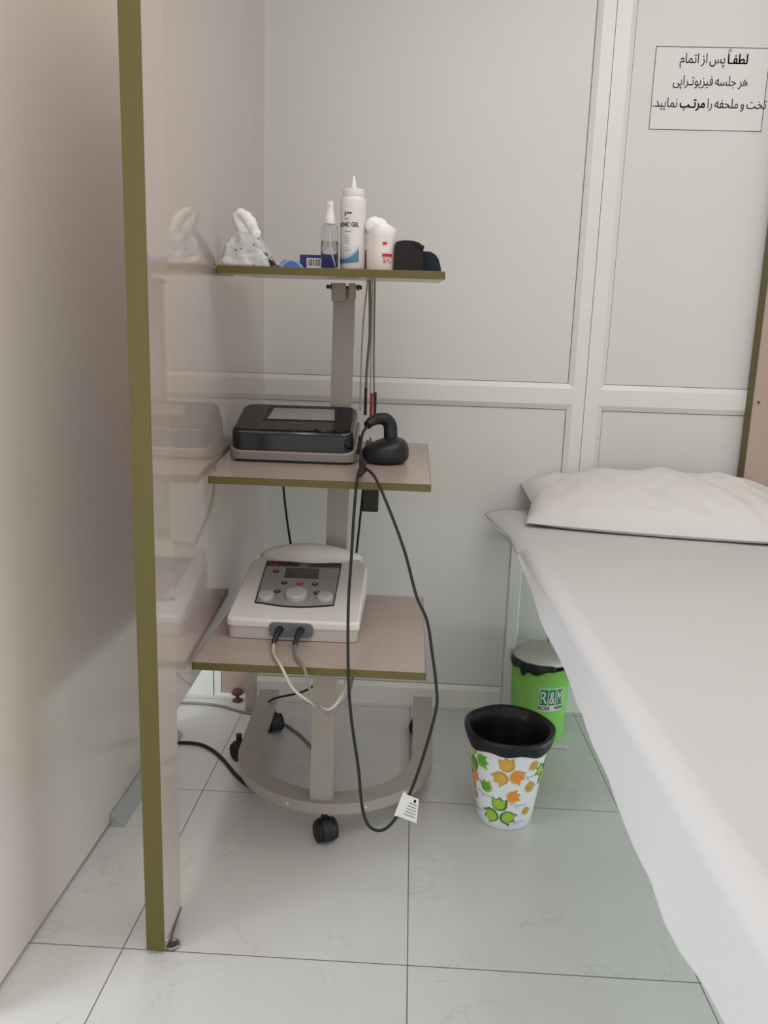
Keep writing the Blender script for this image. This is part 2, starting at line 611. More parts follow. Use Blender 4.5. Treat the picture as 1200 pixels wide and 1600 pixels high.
b = MB().lathe([(0.018, 0.0), (0.02, 0.004), (0.008, 0.008), (0.006, 0.026), (0.02, 0.028), (0.0225, 0.034), (0.017, 0.044), (0.008, 0.049), (0.001, 0.05)], (-0.604, 2.525, 0.0), 20)
tag(b.build('door_stop', M_brown, loc=(-0.604, 2.525, 0)), 'brown mushroom shaped stop on the floor under the long beige panel', 'door stop')

# ------------------------------------------------------------------ notice on the wall
SX0, SX1, SZ0, SZ1 = 0.718, 1.073, 2.001, 2.244
YS = YP - 0.0008
b = MB().box(SX0 - .004, SX1 + .004, YS, YP - 0.0001, SZ0 - .004, SZ1 + .004)
b.use(1)


def wallrect(x0, x1, z0, z1):
    b.add([(x0, YS - .0003, z0), (x1, YS - .0003, z0), (x1, YS - .0003, z1), (x0, YS - .0003, z1)], [[0, 1, 2, 3]])


w_ = 0.0021
wallrect(SX0, SX1, SZ1 - w_, SZ1)
wallrect(SX0, SX1, SZ0, SZ0 + w_)
wallrect(SX0, SX0 + w_, SZ0, SZ1)
wallrect(SX1 - w_, SX1, SZ0, SZ1)


def fa_line(runs, xr, xl, z, size):
    """runs: (text, bold) in reading order, set from the right edge xr to the left edge xl"""
    words = []
    for s, bold in runs:
        for w in s.split():
            words.append(text2d(shape_fa(w), size, 0.0011 if bold else 0.0002))
    tot = sum(w[2] for w in words)
    gap = size * 0.24
    k = (xr - xl) / (tot + gap * (len(words) - 1))
    x = xr
    pos = []
    for vs, fs, wd in words:
        x -= wd * k
        b.add([(x + v[0] * k, YS - .0004, z + v[1]) for v in vs], fs)
        pos.append((x, x + wd * k))
        x -= gap * k
    return pos


p = fa_line([('لطفـا', 1), ('پس از اتمام', 0)], 1.006, 0.796, 2.197, 0.040)
for dz in (-.001, 0.0045):
    x0 = p[0][0] - 0.001
    b.add([(x0, YS - .0004, 2.230 + dz), (x0 + .010, YS - .0004, 2.234 + dz), (x0 + .010, YS - .0004, 2.2365 + dz), (x0, YS - .0004, 2.2325 + dz)], [[0, 1, 2, 3]])
fa_line([('هر جلسه فیزیوتـراپی', 0)], 1.013, 0.781, 2.133, 0.040)
fa_line([('تخت و ملحفه را', 0), ('مرتـب', 1), ('نمایید.', 0)], 1.079, 0.724, 2.068, 0.040)
tag(b.build('wall_notice', [M_paper, M_ink], loc=((SX0 + SX1) / 2, YP, SZ0)), 'black framed Persian notice high on the white wall at right', 'sign')

# ================================================================== TROLLEY
tr = thing('shelf_trolley', (-0.20, 2.0, 0.0), 'grey steel trolley with three olive edged beige shelves beside the partition', 'trolley')
# base ring
cx, cy, ro, ri = -0.187, 2.022, 0.287, 0.227
outer = [(cx + ro * cos(a), cy + ro * sin(a)) for a in [pi + pi * k / 40 for k in range(41)]]
inner = [(cx + ri * cos(a), cy + ri * sin(a)) for a in [pi + pi * k / 40 for k in range(41)]]
b = MB()
poly = [(cx - ro - .02, 2.41)] + outer + [(cx + ro + .004, 2.41), (cx + ri - .002, 2.41)] + inner[::-1] + [(cx - ri - .016, 2.41)]
n_ = len(outer)
o2 = [(cx - ro - .02, 2.41)] + outer + [(cx + ro + .006, 2.41)]
i2 = [(cx - ri - .014, 2.41)] + inner + [(cx + ri + .002, 2.41)]
vs, fs = [], []
for (po, pi_) in zip(o2, i2):
    vs += [(po[0], po[1], .074), (po[0], po[1], .104), (pi_[0], pi_[1], .104), (pi_[0], pi_[1], .074)]
for k in range(len(o2) - 1):
    for s in range(4):
        fs.append([k * 4 + s, k * 4 + (s + 1) % 4, k * 4 + 4 + (s + 1) % 4, k * 4 + 4 + s])
fs += [[0, 1, 2, 3], [len(vs) - 4 + k for k in (3, 2, 1, 0)]]
b.add(vs, fs)
base = b.build('base_ring', M_steel, tr)
base['label'] = 'horseshoe base of flat grey tube'
for a in (-110.5, -68.5):
    p = (cx + ro * cos(radians(a)), cy + ro * sin(radians(a)))
    d = (cos(radians(a)), sin(radians(a)))
    MB().cyl((p[0] - d[0] * .001, p[1] - d[1] * .001, .089), (p[0] + d[0] * .0018, p[1] + d[1] * .0018, .089), .0035, n=10).build('rivet', M_white, base)
# columns
b = MB()
Mx = [(-0.229, -0.169)]
b.add([(-0.229, 1.752, .104), (-0.169, 1.752, .104), (-0.169, 1.785, .104), (-0.229, 1.785, .104),
       (-0.229, 1.792, .535), (-0.169, 1.792, .535), (-0.169, 1.825, .535), (-0.229, 1.825, .535)],
      [[0, 1, 5, 4], [1, 2, 6, 5], [2, 3, 7, 6], [3, 0, 4, 7], [4, 5, 6, 7], [3, 2, 1, 0]])
b.build('lower_column', M_steel, tr)
b = MB()
b.add([(-0.240, 2.092, .505), (-0.180, 2.092, .505), (-0.180, 2.124, .505), (-0.240, 2.124, .505),
       (-0.230, 2.100, 1.440), (-0.172, 2.100, 1.440), (-0.172, 2.132, 1.440), (-0.230, 2.132, 1.440)],
      [[0, 1, 5, 4], [1, 2, 6, 5], [2, 3, 7, 6], [3, 0, 4, 7], [4, 5, 6, 7], [3, 2, 1, 0]])
b.box(-0.232, -0.176, 1.80, 2.10, 0.508, 0.535)
b.build('upper_column', M_steel, tr)
b = MB().box(-0.2345, -0.1955, 2.084, 2.1, 1.397, 1.446, .002, 1).box(-0.188, -0.168, 2.086, 2.1, 1.405, 1.446, .002, 1)
br = b.build('bracket', M_steel, tr)
b = MB()
b.cyl((-0.25, 2.092, 1.436), (-0.155, 2.092, 1.436), .0035, n=8)
for x in (-.248, -.2385, -.165, -.158):
    b.cyl((x, 2.092, 1.436), (x + .006, 2.092, 1.436), .0085 if -.245 < x < -.16 else .006, n=6)
b.build('bolt', M_bolt, tr)

TILT = {'top': (1.775, 1.443, 0.10), 'mid': (1.705, 0.957, 0.077), 'low': (1.556, 0.553, 0.022)}


def shelf_z(k, y):
    y0, z0, s = TILT[k]
    return z0 + (y - y0) * s


def shelf(k, x0, x1, depth):
    y0, z0, s = TILT[k]
    y1 = y0 + depth
    T = 0.018
    b = MB()
    e = 0.0012
    zz = lambda y: z0 + (y - y0) * s

    def slab(b, xa, xb, ya, yb, t0, t1):
        vs = [(x, y, zz(y) - t) for t in (t1, t0) for (x, y) in ((xa, ya), (xb, ya), (xb, yb), (xa, yb))]
        b.add(vs, [[3, 2, 1, 0], [4, 5, 6, 7], [0, 1, 5, 4], [1, 2, 6, 5], [2, 3, 7, 6], [3, 0, 4, 7]])
    slab(b, x0 + e, x1 - e, y0 + e, y1 - e, 0, T)
    s_ = b.build('shelf', M_shelf, tr)
    b = MB()
    slab(b, x0, x1, y0, y0 + e, 0.0004, T)
    slab(b, x0, x0 + e, y0, y1, 0.0004, T)
    slab(b, x1 - e, x1, y0, y1, 0.0004, T)
    slab(b, x0, x1, y1 - e, y1, 0.0004, T)
    b.build('edge_banding', M_green, s_)['label'] = 'olive green edge strip'
    return s_


shelf('low', -0.4755, 0.053, 0.533)
shelf('mid', -0.4755, 0.050, 0.56)
shelf('top', -0.469, 0.0625, 0.47)


def caster(x, y, ang):
    M = Matrix.Translation((x, y, 0)) @ Matrix.Rotation(ang, 4, 'Z')
    b = MB(M)
    b.cyl((0, 0.012, .052), (0, 0.012, .076), .009, n=12)
    prof = [(-.030, .012)] + [(.031 * cos(a), .030 + .031 * sin(a)) for a in [pi * k / 10 for k in range(10, -1, -1)]] + [(.030, .020), (.018, .030), (-.018, .030)]
    b.prism(prof, -.016, .016, 'x', .004)
    b.cyl((-.029, 0, .029), (.029, 0, .029), .006, n=10)
    h = b.build('caster', M_black, tr)
    for s in (-1, 1):
        w = MB(M)
        w.cyl((s * .0105, 0, .028), (s * .0125, 0, .028), .025, .028, 24)
        w.cyl((s * .0125, 0, .028), (s * .025, 0, .028), .028, n=24)
        w.cyl((s * .025, 0, .028), (s * .0285, 0, .028), .028, .022, n=24)
        w.build('wheel', M_rubber, h)


caster(-0.184, 1.738, radians(28))
caster(-0.497, 2.125, radians(48))
caster(-0.428, 2.315, radians(30))
caster(0.063, 2.34, radians(80))

# ================================================================== TOP SHELF ITEMS
YT = 1.835
zt = shelf_z('top', YT) + 0.0005
AT = atan(0.10)


def on_top(x, y):
    return Matrix.Translation((x, y, shelf_z('top', y) + .0006)) @ Matrix.Rotation(AT, 4, 'X')


# tissue pack in a crumpled clear wrapper
loc = (-0.418, 1.875, shelf_z('top', 1.875))
t = thing('tissue_pack', loc, 'tissue pack in crumpled spotted clear wrapper at left end of top shelf', 'tissue pack')
M = on_top(-0.418, 1.875)
bm = bmesh.new()
bmesh.ops.create_cube(bm, size=1)
bmesh.ops.subdivide_edges(bm, edges=list(bm.edges), cuts=13, use_grid_fill=True)
random.seed(4)
for v in bm.verts:
    x, y, z = v.co
    h = z + .5
    w = 0.064 - 0.030 * h ** 1.15 + 0.005 * sin(h * pi)
    d = 0.062 - 0.022 * h
    r = Vector((x, y, 0))
    k = 1 - 0.10 * (abs(x * 2) ** 4 * abs(y * 2) ** 4)
    hh = 0.079 - 0.006 * (x + .5) - .012 * (abs(x * 2) ** 6)
    p = Vector((x * 2 * w * k, y * 2 * d * k, h * hh))
    nz = noise.noise_vector(p * 34) * 0.0065 + noise.noise_vector(p * 90) * 0.0045 + noise.noise_vector(p * 170) * 0.002
    if h < .05:
        nz.z = 0
    v.co = p + nz
    v.co.z = max(v.co.z, 0.0004)
b = MB(M)
b.addbm(bm, True)
# flattened tail of the wrapper to the right


def tail(u, v):
    x = 0.05 + 0.040 * u
    y = -0.045 + 0.075 * v
    z = 0.042 * (1 - u) ** 1.6 * (1 - .5 * abs(v - .4)) + 0.001
    p = Vector((x, y, z))
    p += noise.noise_vector(p * 60) * 0.006
    p.z = max(p.z, .0006)
    return p


b.grid(tail, 12, 14)
b.use(1)
rnd = random.Random(7)
for k in range(34):
    if k < 26:
        u, v = rnd.random(), rnd.random() * .5
        p = tail(u * .95, v) + Vector((0, -.004, .001))
    else:
        p = Vector((rnd.uniform(-.055, .05), -.064, rnd.uniform(.003, .06)))
        p.x *= 1 - p.z * 5
    s = rnd.uniform(.0012, .0026)
    a = rnd.random() * 6
    b.add([p + Vector((s * cos(a + q), -.0012, s * 1.3 * sin(a + q))) for q in (0, 2.1, 4.2)], [[0, 1, 2], [2, 1, 0]])
b.build('wrapper', [M_wrap, M_ink], t)
b = MB(M)


n0 = len(b.v)
b.tube([(0.001, 0, .060), (-.006, 0, .080), (-.015, 0, .100), (-.019, -.002, .116), (-.012, -.004, .125)], .016, 20, 5, lambda s: .020 * (1 - s) + .011 * s if s < .85 else .011 * sqrt(max(.02, 1 - ((s - .85) / .15) ** 2)))
b.tube([(-.022, -.006, .116), (-.012, -.008, .122), (.002, -.010, .112), (.014, -.010, .096), (.024, -.010, .076), (.025, -.010, .066)], .010, 20, 5, lambda s: (.0075 + .006 * sin(s * pi)))
b.tube([(.020, -.006, .088), (.0255, -.006, .096), (.027, -.006, .104)], .002, 8, 4, lambda s: .004 * (1.05 - s))
Mi = M.inverted()
for k in range(n0, len(b.v)):
    p = Mi @ Vector(b.v[k])
    p += noise.noise_vector(p * 70) * .0045 + noise.noise_vector(p * 160) * .0016
    b.v[k] = tuple(M @ p)
b.build('tissue', M_tissue, t)


def strap_arch(x, y, w, h, d, m1, name, label):
    b = MB(on_top(x, y))
    n = 18
    pts = [(-w / 2 + w * k / n, h * sin(pi * k / n) ** .75) for k in range(n + 1)]
    ins = [(p[0] * .9, max(0, p[1] - .0035)) for p in pts]
    vs, fs = [], []
    for yy in (-d / 2, d / 2):
        vs += [(p[0], yy, p[1]) for p in pts] + [(p[0], yy, p[1]) for p in ins]
    m = n + 1
    for k in range(n):
        fs += [[k, k + 1, m + k + 1, m + k], [2 * m + k + 1, 2 * m + k, 3 * m + k, 3 * m + k + 1], [k + 1, k, 2 * m + k, 2 * m + k + 1], [m + k, m + k + 1, 3 * m + k + 1, 3 * m + k]]
    b.use(1).add(vs, fs)
    b.use(0).prism([(p[0] * .96, p[1] - .0012 if p[1] > .0012 else 0) for p in pts], -d / 2 + .001, d / 2 - .001, 'y')
    return tag(b.build(name, [m1, M_paleblue], loc=(x, y, shelf_z('top', y))), label, 'strap')


strap_arch(-0.298, 1.82, 0.052, 0.017, 0.04, M_blue, 'fabric_strap', 'folded blue strap with pale edge beside the navy box')
strap_arch(-0.322, 1.875, 0.034, 0.019, 0.05, M_paleblue, 'fabric_strap', 'pale blue folded strap behind the tissue pack wrapper tail')

# navy card box with a barcode
b = MB(on_top(-0.243, 1.845))
b.box(-.0385, .0385, -.022, .022, 0, .030, .0008, 1)
b.use(1).add([(-.022, -.0222, .001), (.012, -.0222, .001), (.012, -.0222, .0225), (-.022, -.0222, .0225)], [[0, 1, 2, 3]])
b.use(2)
xx = -.019
rnd = random.Random(3)
while xx < .009:
    w = rnd.choice((.0007, .0012, .0018))
    b.add([(xx, -.0224, .005), (xx + w, -.0224, .005), (xx + w, -.0224, .0205), (xx, -.0224, .0205)], [[0, 1, 2, 3]])
    xx += w + rnd.choice((.0008, .0014))
tag(b.build('card_box', [M_navy, M_white, M_ink], loc=(-.243, 1.845, shelf_z('top', 1.845))), 'small navy blue card box with white barcode behind spray bottle', 'box')

# spray bottle
t = thing('spray_bottle', (-0.2095, 1.812, shelf_z('top', 1.812)), 'small clear spray bottle with white nozzle on top shelf', 'bottle')
M = on_top(-0.2095, 1.812)
b = MB(M).lathe([(.001, 0), (.019, 0), (.0208, .003), (.0208, .078), (.0195, .088), (.0155, .096), (.009, .100), (.009, .104)], n=28, caps=False)
b.lathe([(.008, .103), (.008, .0985), (.0145, .0945), (.0183, .087), (.0196, .078), (.0196, .003), (.001, .0012)], n=28, caps=False)
b.build('bottle_body', M_clear, t)
MB(M).lathe([(.001, .0016), (.0192, .0034), (.0192, .060), (.001, .060)], n=28, caps=False).build('liquid', M_liquid, t)
b = MB(M).lathe([(.0125, .098), (.0125, .112), (.0105, .114), (.0092, .128), (.0085, .130), (.0085, .145), (.0075, .147), (.001, .147)], n=24)
b.cyl((0, -.008, .139), (0, -.0115, .139), .003, .0025, 10)
b.build('nozzle', M_white, t)
MB(M).tube([(0, 0, .10), (.001, 0, .06), (.006, -.004, .03), (.014, -.008, .006)], .0016, 8, 5).build('dip_tube', M_tub, t)

# gel bottle
GX, GY = -0.158, 1.846
t = thing('gel_bottle', (GX, GY, shelf_z('top', GY)), 'tall white gel bottle with pointed nozzle on top shelf', 'bottle')
M = on_top(GX, GY)
GR = 0.0302
prof = [(.001, 0), (.0275, 0), (GR, .003), (GR, .060), (GR - .0006, .085), (GR - .001, .1), (GR - .0006, .118), (GR, .125), (GR, .150), (.0285, .157), (.0255, .161)]
b = MB(M).lathe(prof, n=40, caps=False)


def on_bottle(x, z, r=GR, off=.0004):
    a = x / r
    return ((r + off) * sin(a), -(r + off) * cos(a), z)


def flat_on(b, fn, vs, fs):
    b.add([fn(v[0], v[1]) for v in vs], fs)


def strip(b, fn, x0, x1, lo, hi, n=14):
    vs, fs = [], []
    for k in range(n + 1):
        x = x0 + (x1 - x0) * k / n
        vs += [fn(x, lo(x)), fn(x, hi(x))]
    b.add(vs, [[2 * k, 2 * k + 2, 2 * k + 3, 2 * k + 1] for k in range(n)])


LX0, LX1 = -.052, .0185
b.use(2)
wv = lambda x: max(0, (x + .024) / .0415) ** 2.1
strip(b, on_bottle, LX0, .0175, lambda x: .0125 + .004 * wv(x), lambda x: .0225 + .023 * wv(x))
b.use(3)
strip(b, on_bottle, LX0, .0175, lambda x: .0240 + .0235 * wv(x), lambda x: .0275 + .0255 * wv(x))
b.use(1)
vs, fs, wd = text2d('ULTRASONIC GEL', .0135, .00025, .78)
flat_on(b, on_bottle, [(v[0] - wd + .0165, v[1] + .0945) for v in vs], fs)
# logo mark: a swoosh and a small word bar
strip(b, on_bottle, -.019, -.0125, lambda x: .116 + (x + .019) * 1.3, lambda x: .121 + (x + .019) * .3)
strip(b, on_bottle, -.019, -.0145, lambda x: .122 + (x + .019) * .2, lambda x: .128 - (x + .019) * .9)
strip(b, on_bottle, -.0125, -.001, lambda x: .1225, lambda x: .1255 + .0012 * sin(x * 1600))
b.use(4)
strip(b, on_bottle, -.018, -.009, lambda x: .1105, lambda x: .1122)
rnd = random.Random(5)
for k in range(9):
    z = .083 - k * .0052
    if k == 6 or k == 1:
        continue
    x1 = -.018 + rnd.uniform(.010, .020)
    x = -.018
    while x < x1:
        w = rnd.uniform(.0012, .003)
        strip(b, on_bottle, x, min(x + w, x1), lambda x: z, lambda x: z + .0013, 2)
        x += w + .0006
b.build('bottle_body', [M_white, M_ink, M_wave, M_lightwave, M_greyink], t)
b = MB(M).lathe([(.0225, .159), (.0255, .161), (.0260, .163), (.0260, .176), (.0245, .178), (.009, .179), (.0075, .181), (.0028, .206), (.002, .207), (.001, .207)], n=36)
b.build('nozzle_cap', M_white, t)

# slim black piece standing between gel bottle and cotton tub
b = MB(on_top(-0.125, 1.90)).box(-.006, .004, -.01, .01, 0, .048, .001, 1)
tag(b.build('black_block', M_black, loc=(-.125, 1.90, shelf_z('top', 1.90))), 'slim black block standing behind gel bottle and cotton tub', 'black_block')

# cotton tub
CX, CY, CR = -0.0905, 1.845, 0.0345
t = thing('cotton_tub', (CX, CY, shelf_z('top', CY)), 'white tub overflowing with cotton wool, red print, on top shelf', 'tub')
M = on_top(CX, CY)
wob = lambda a, z: .0012 * sin(5 * a + z * 60) * (z / .09) + (.0035 * sin(3 * a + .5) if z > .088 else 0)
b = MB(M).lathe([(.001, 0), (.033, 0), (CR, .002), (CR, .05), (CR - .0004, .078), (CR + .0008, .094), (CR - .001, .0945), (CR - .002, .08), (CR - .002, .05)], n=40, wob=wob, caps=False)


def on_tub(x, z):
    a = x / CR
    return ((CR + .0022) * sin(a), -(CR + .0022) * cos(a), z)


b.use(1)
strip(b, on_tub, .005, .0155, lambda x: .0565, lambda x: .0620)
strip(b, on_tub, .005, .030, lambda x: .030, lambda x: .0365)
rnd = random.Random(11)
for k in range(34):
    x, z = rnd.uniform(.005, .030), rnd.uniform(.014, .027)
    strip(b, on_tub, x, x + rnd.uniform(.001, .0035), lambda x: z, lambda x: z + .0011, 2)
b.build('tub_body', [M_tub, M_red], t)
b = MB(M)
rnd = random.Random(2)
for (x, y, z, r) in [(-.017, -.004, .098, .022), (-.006, .006, .097, .021), (-.022, .006, .092, .017), (.012, .0, .088, .017), (.022, -.006, .088, .011), (.004, -.012, .088, .015), (0, 0, .078, .028)]:
    bm = bmesh.new()
    bmesh.ops.create_icosphere(bm, subdivisions=3, radius=r)
    for v in bm.verts:
        v.co = v.co * (1 + .16 * noise.noise(v.co * 90 + Vector((x * 99, 0, 0)))) + Vector((x, y, z))
    b.addbm(bm, True)
b.build('cotton', M_cotton, t)

# rolled black straps
b = MB(on_top(-0.0225, 1.85))
pr = [(-.0335, 0), (.0325, 0), (.0325, .048), (.0335, .050), (.0325, .054), (.029, .056), (.024, .063), (.010, .067), (-.012, .068), (-.030, .065), (-.0335, .060)]
b.prism(pr, -.03, .03, 'y', .0025)
b.prism([(.010, .060), (.034, .050), (.035, .056), (.012, .066)], -.0335, -.028, 'y')
tag(b.build('rolled_strap', M_strap, loc=(-.0225, 1.85, shelf_z('top', 1.85))), 'brown black rolled strap beside the cotton tub', 'strap')
b = MB(on_top(0.020, 1.885))
pr = [(-.03, 0), (.036, 0), (.034, .012), (.028, .030), (.020, .040), (.008, .046), (-.02, .047), (-.03, .045)]
b.prism(pr, -.028, .028, 'y', .0025)
tag(b.build('rolled_strap', M_strap2, loc=(.020, 1.885, shelf_z('top', 1.885))), 'lower blue black sloping strap at right end of top shelf', 'strap')

# leads hanging behind the top shelf
zb = shelf_z('top', 2.245)


def hang(pts, mcab, mplug, plug_z, label, r=.0026):
    p0 = pts[0]
    t = thing('electrode_lead', (p0[0], 2.264, pts[-1][2]), label, 'cable', 'leads hanging behind the top shelf')
    over = [(p0[0], 2.17, shelf_z('top', 2.17) + r + .0005), (p0[0], 2.22, shelf_z('top', 2.22) + r + .0006), (p0[0], 2.253, zb + .001), (p0[0], 2.262, zb - .03)]
    MB().tube(over + [(p[0], 2.264, p[2]) for p in pts[1:]], r, 8, 6).build('wire', mcab, t)
    e = pts[-1]
    if mplug:
        MB().tube([(e[0], 2.264, plug_z), (e[0], 2.264, (plug_z + e[2]) / 2), (e[0], 2.264, e[2])], .0045, 10, 2).build('plug', mplug, t)


hang([(-.149, 0, 1.47), (-.157, 0, 1.362), (-.160, 0, 1.25), (-.160, 0, 1.094)], M_cable_beige, None, 0, 'leftmost pale beige lead hanging behind the top shelf')
hang([(-.141, 0, 1.47), (-.137, 0, 1.325), (-.143, 0, 1.21), (-.144, 0, 1.08)], M_cable_grey, M_black, 1.162, 'grey lead with black plug hanging behind the top shelf', .0042)
hang([(-.133, 0, 1.47), (-.1315, 0, 1.325), (-.1305, 0, 1.2), (-.126, 0, 1.075)], M_cable_beige, M_red, 1.147, 'beige lead with red plug hanging behind the top shelf')
hang([(-.126, 0, 1.47), (-.124, 0, 1.325), (-.121, 0, 1.2), (-.115, 0, 1.08)], M_cable_grey, M_black, 1.15, 'rightmost thin grey lead with black plug hanging behind top shelf')

# ================================================================== MIDDLE SHELF
AM = atan(0.077)


def on_mid(x, y):
    return Matrix.Translation((x, y, shelf_z('mid', y) + .0005)) @ Matrix.Rotation(AM, 4, 'X')


ultra = t = thing('ultrasound_unit', (-0.308, 1.98, shelf_z('mid', 1.98)), 'black and silver ultrasound unit with grey screen on middle shelf', 'medical device')
M = on_mid(-0.308, 1.885)
w2, dp = .166, .186
b = MB(M)
b.prism(rrect(-w2 + .012, w2 - .012, .012, dp - .01, .02), 0, .012, 'z')
b.build('underside', M_black, t)
sil = lambda p: .029 + p[1] * .36
b = MB(M)
b.prism(rrect(-w2, w2, 0, dp, .032, 7), lambda p: .007 + max(0, p[1] - .02) * .06, sil, 'z', .004, 3)
b.build('lower_shell', M_silver, t)['label'] = 'silver lower shell'
cov = lambda p: .080 + p[1] * .285
b = MB(M)
ol = rrect(-w2 + .007, w2 - .007, .003, dp - .004, .030, 7)
b.prism(ol, lambda p: sil(p) - .004, cov, 'z', .014, 5)
cover = b.build('top_cover', M_blackgloss, t)
cover['label'] = 'glossy black sloping cover'


def dev1(u, v, off=.0006):
    return (u, v, cov((0, v)) + off)


b = MB(M)
q = [(-.070, .146), (.095, .150), (.103, .079), (-.076, .076)]
b.add([dev1(*p) for p in [(-.084, .163), (.110, .165), (.116, .072), (-.088, .068)]], [[0, 3, 2, 1]])
b.build('screen_bezel', M_black, cover)
b = MB(M)
b.add([dev1(*p, off=.0012) for p in q], [[0, 3, 2, 1]])
b.build('screen', M_screen, cover)
for cxp, cyp, rx, ry in ((.083, .028, .028, .017), (.004, .017, .010, .007)):
    b = MB(M)
    el = [(cxp + rx * cos(2 * pi * k / 24), cyp + ry * sin(2 * pi * k / 24)) for k in range(24)]
    b.prism(el, lambda p: cov(p) - .001, lambda p: cov(p) + .003, 'z', .001, 2)
    b.build('button', M_blackgloss, cover)
b = MB(M)
for k in range(5):
    x0, x1 = -.012 + k * .007, -.007 + k * .007
    b.add([dev1(*p, off=.001) for p in ((x0, .052), (x1, .052), (x1, .057), (x0, .057))], [[0, 1, 2, 3]])
b.build('badge', M_dgrey, cover)
b = MB(M)
for k in range(3):
    b.box(w2 - .004, w2 + .009, .05 + k * .03, .068 + k * .03, .02 + k * .012, .034 + k * .012, .003, 2)
b.build('socket', M_black, t)

# applicator and its holder
HX, HY = -0.068, 1.955
t = thing('probe_holder', (HX, HY, shelf_z('mid', HY)), 'black rounded dome holder on middle shelf beside the ultrasound unit', 'holder')
b = MB(on_mid(HX, HY))
bm = bmesh.new()
bmesh.ops.create_uvsphere(bm, u_segments=36, v_segments=20, radius=1)
for v in bm.verts:
    x, y, z = v.co
    s = (abs(z) ** .75) * (1 if z > 0 else -1)
    hz = .042 + .016 * x
    r = 1.0 if z > -.3 else 1.0
    v.co = Vector((x * .063, y * .062, max(0.0, .022 + s * (hz if z > 0 else .03))))
b.addbm(bm, True)
b.build('holder_body', M_black, t)
b = MB(on_mid(HX, HY)).lathe([(.022, .052), (.025, .060), (.022, .062), (.019, .058)], (.013, 0, 0), 24)
b.build('cup_ring', M_black, t)
z0 = shelf_z('mid', HY)
t = thing('ultrasound_applicator', (HX, HY, z0), 'black bent ultrasound applicator standing in the dome holder with looped cord', 'applicator')
b = MB()
b.tube([(HX + .013, HY, z0 + .050), (HX + .0125, HY, z0 + .075), (HX + .010, HY, z0 + .097), (HX - .001, HY - .006, z0 + .112), (HX - .020, HY - .02, z0 + .1145), (HX - .036, HY - .04, z0 + .109), (HX - .047, HY - .055, z0 + .099)], .017, 18, 6,
       lambda s: (.0185 - .001 * s) if s < .35 else (.0182 - .0075 * ((s - .35) / .65) ** 1.3))
b.build('handle', M_black, t)
loop = [(-0.114, 1.899, z0 + .098), (-0.124, 1.865, 1.056), (-0.124, 1.80, 1.022), (-0.118, 1.745, 0.992), (-0.122, 1.693, 0.966), (-0.126, 1.675, 0.891), (-0.127, 1.64, 0.792), (-0.128, 1.60, 0.682), (-0.12, 1.544, 0.554), (-0.11, 1.53, 0.452), (-0.09, 1.52, 0.334), (-0.079, 1.52, 0.24), (-0.064, 1.52, 0.195), (-0.042, 1.52, 0.181), (-0.02, 1.52, 0.19), (0.001, 1.52, 0.22), (0.028, 1.52, 0.278), (0.055, 1.52, 0.373), (0.078, 1.53, 0.477), (0.077, 1.53, 0.53), (0.064, 1.54, 0.608), (0.05, 1.55, 0.677), (0.024, 1.57, 0.729), (-0.006, 1.61, 0.819), (-0.048, 1.65, 0.913), (-0.082, 1.692, 0.972), (-0.112, 1.74, 0.990), (-0.122, 1.82, 1.002), (-0.134, 1.93, 1.012)]
cord = MB().tube(loop, .0036, 10, 8).build('cord', M_rubber, t)
b = MB().tube([(-.121, 1.80, .998), (-.116, 1.765, .994), (-.112, 1.73, .982), (-.118, 1.70, .972)], .007, 12, 4, lambda s: .005 + .004 * sin(s * pi))
b.build('cord_clamp', M_rubber, cord)
b = MB()
tg = [(0.017, 1.5155, 0.279), (0.049, 1.514, 0.268), (0.046, 1.512, 0.210), (-0.001, 1.5155, 0.224)]
c0 = [Vector(p) for p in tg]
b.add([c + Vector((0, d, 0)) for d in (0, .0012) for c in c0], [[0, 1, 2, 3], [7, 6, 5, 4], [0, 4, 5, 1], [1, 5, 6, 2], [2, 6, 7, 3], [3, 7, 4, 0]])
b.tube([(-0.001, 1.52, .222), (0.017, 1.52, .280)], .0044, 10, 1)
b.use(1)


def tagp(u, v):
    return c0[3].lerp(c0[2], u).lerp(c0[0].lerp(c0[1], u), v) + Vector((0, -.0006, 0))


b.add([tagp(*p) for p in ((.68, .80), (.82, .80), (.82, .93), (.68, .93))], [[0, 1, 2, 3]])
b.use(2)
for k in range(5):
    v = .70 - k * .13
    b.add([tagp(*p) for p in ((.42 - .03 * k, v), (.9, v), (.9, v + .035), (.42 - .03 * k, v + .035))], [[0, 1, 2, 3]])
b.build('cord_tag', [M_white, M_ink, M_greyink], cord)['label'] = 'white printed tag'

# power cords hanging behind the trolley
b = MB().tube([(-0.128, 2.07, shelf_z('mid', 2.07) + .012), (-0.131, 2.15, shelf_z('mid', 2.15) + .006), (-0.132, 2.235, shelf_z('mid', 2.235) + .006), (-0.136, 2.277, .985), (-.142, 2.28, .90), (-0.150, 2.275, 0.78), (-0.158, 2.25, 0.66), (-.17, 2.22, .52), (-.22, 2.2, .34), (-.30, 2.3, .17), (-.42, 2.30, .125), (-.445, 2.305, .108)], .0036, 8, 8)
b.build('power_cord', M_rubber, ultra)
b = MB().tube([(-0.40, 2.06, shelf_z('mid', 2.06) + .004), (-0.40, 2.16, shelf_z('mid', 2.16) + .004), (-.402, 2.255, shelf_z('mid', 2.255) + .005), (-.402, 2.283, .98), (-0.400, 2.285, 0.878), (-0.390, 2.28, 0.786), (-0.362, 2.21, 0.69), (-.33, 2.14, .61), (-.30, 2.115, .595)], .0036, 8, 8)
stim_cord = b
b = MB().box(-.147, -.096, 2.272, 2.298, .778, .905, .004, 2)
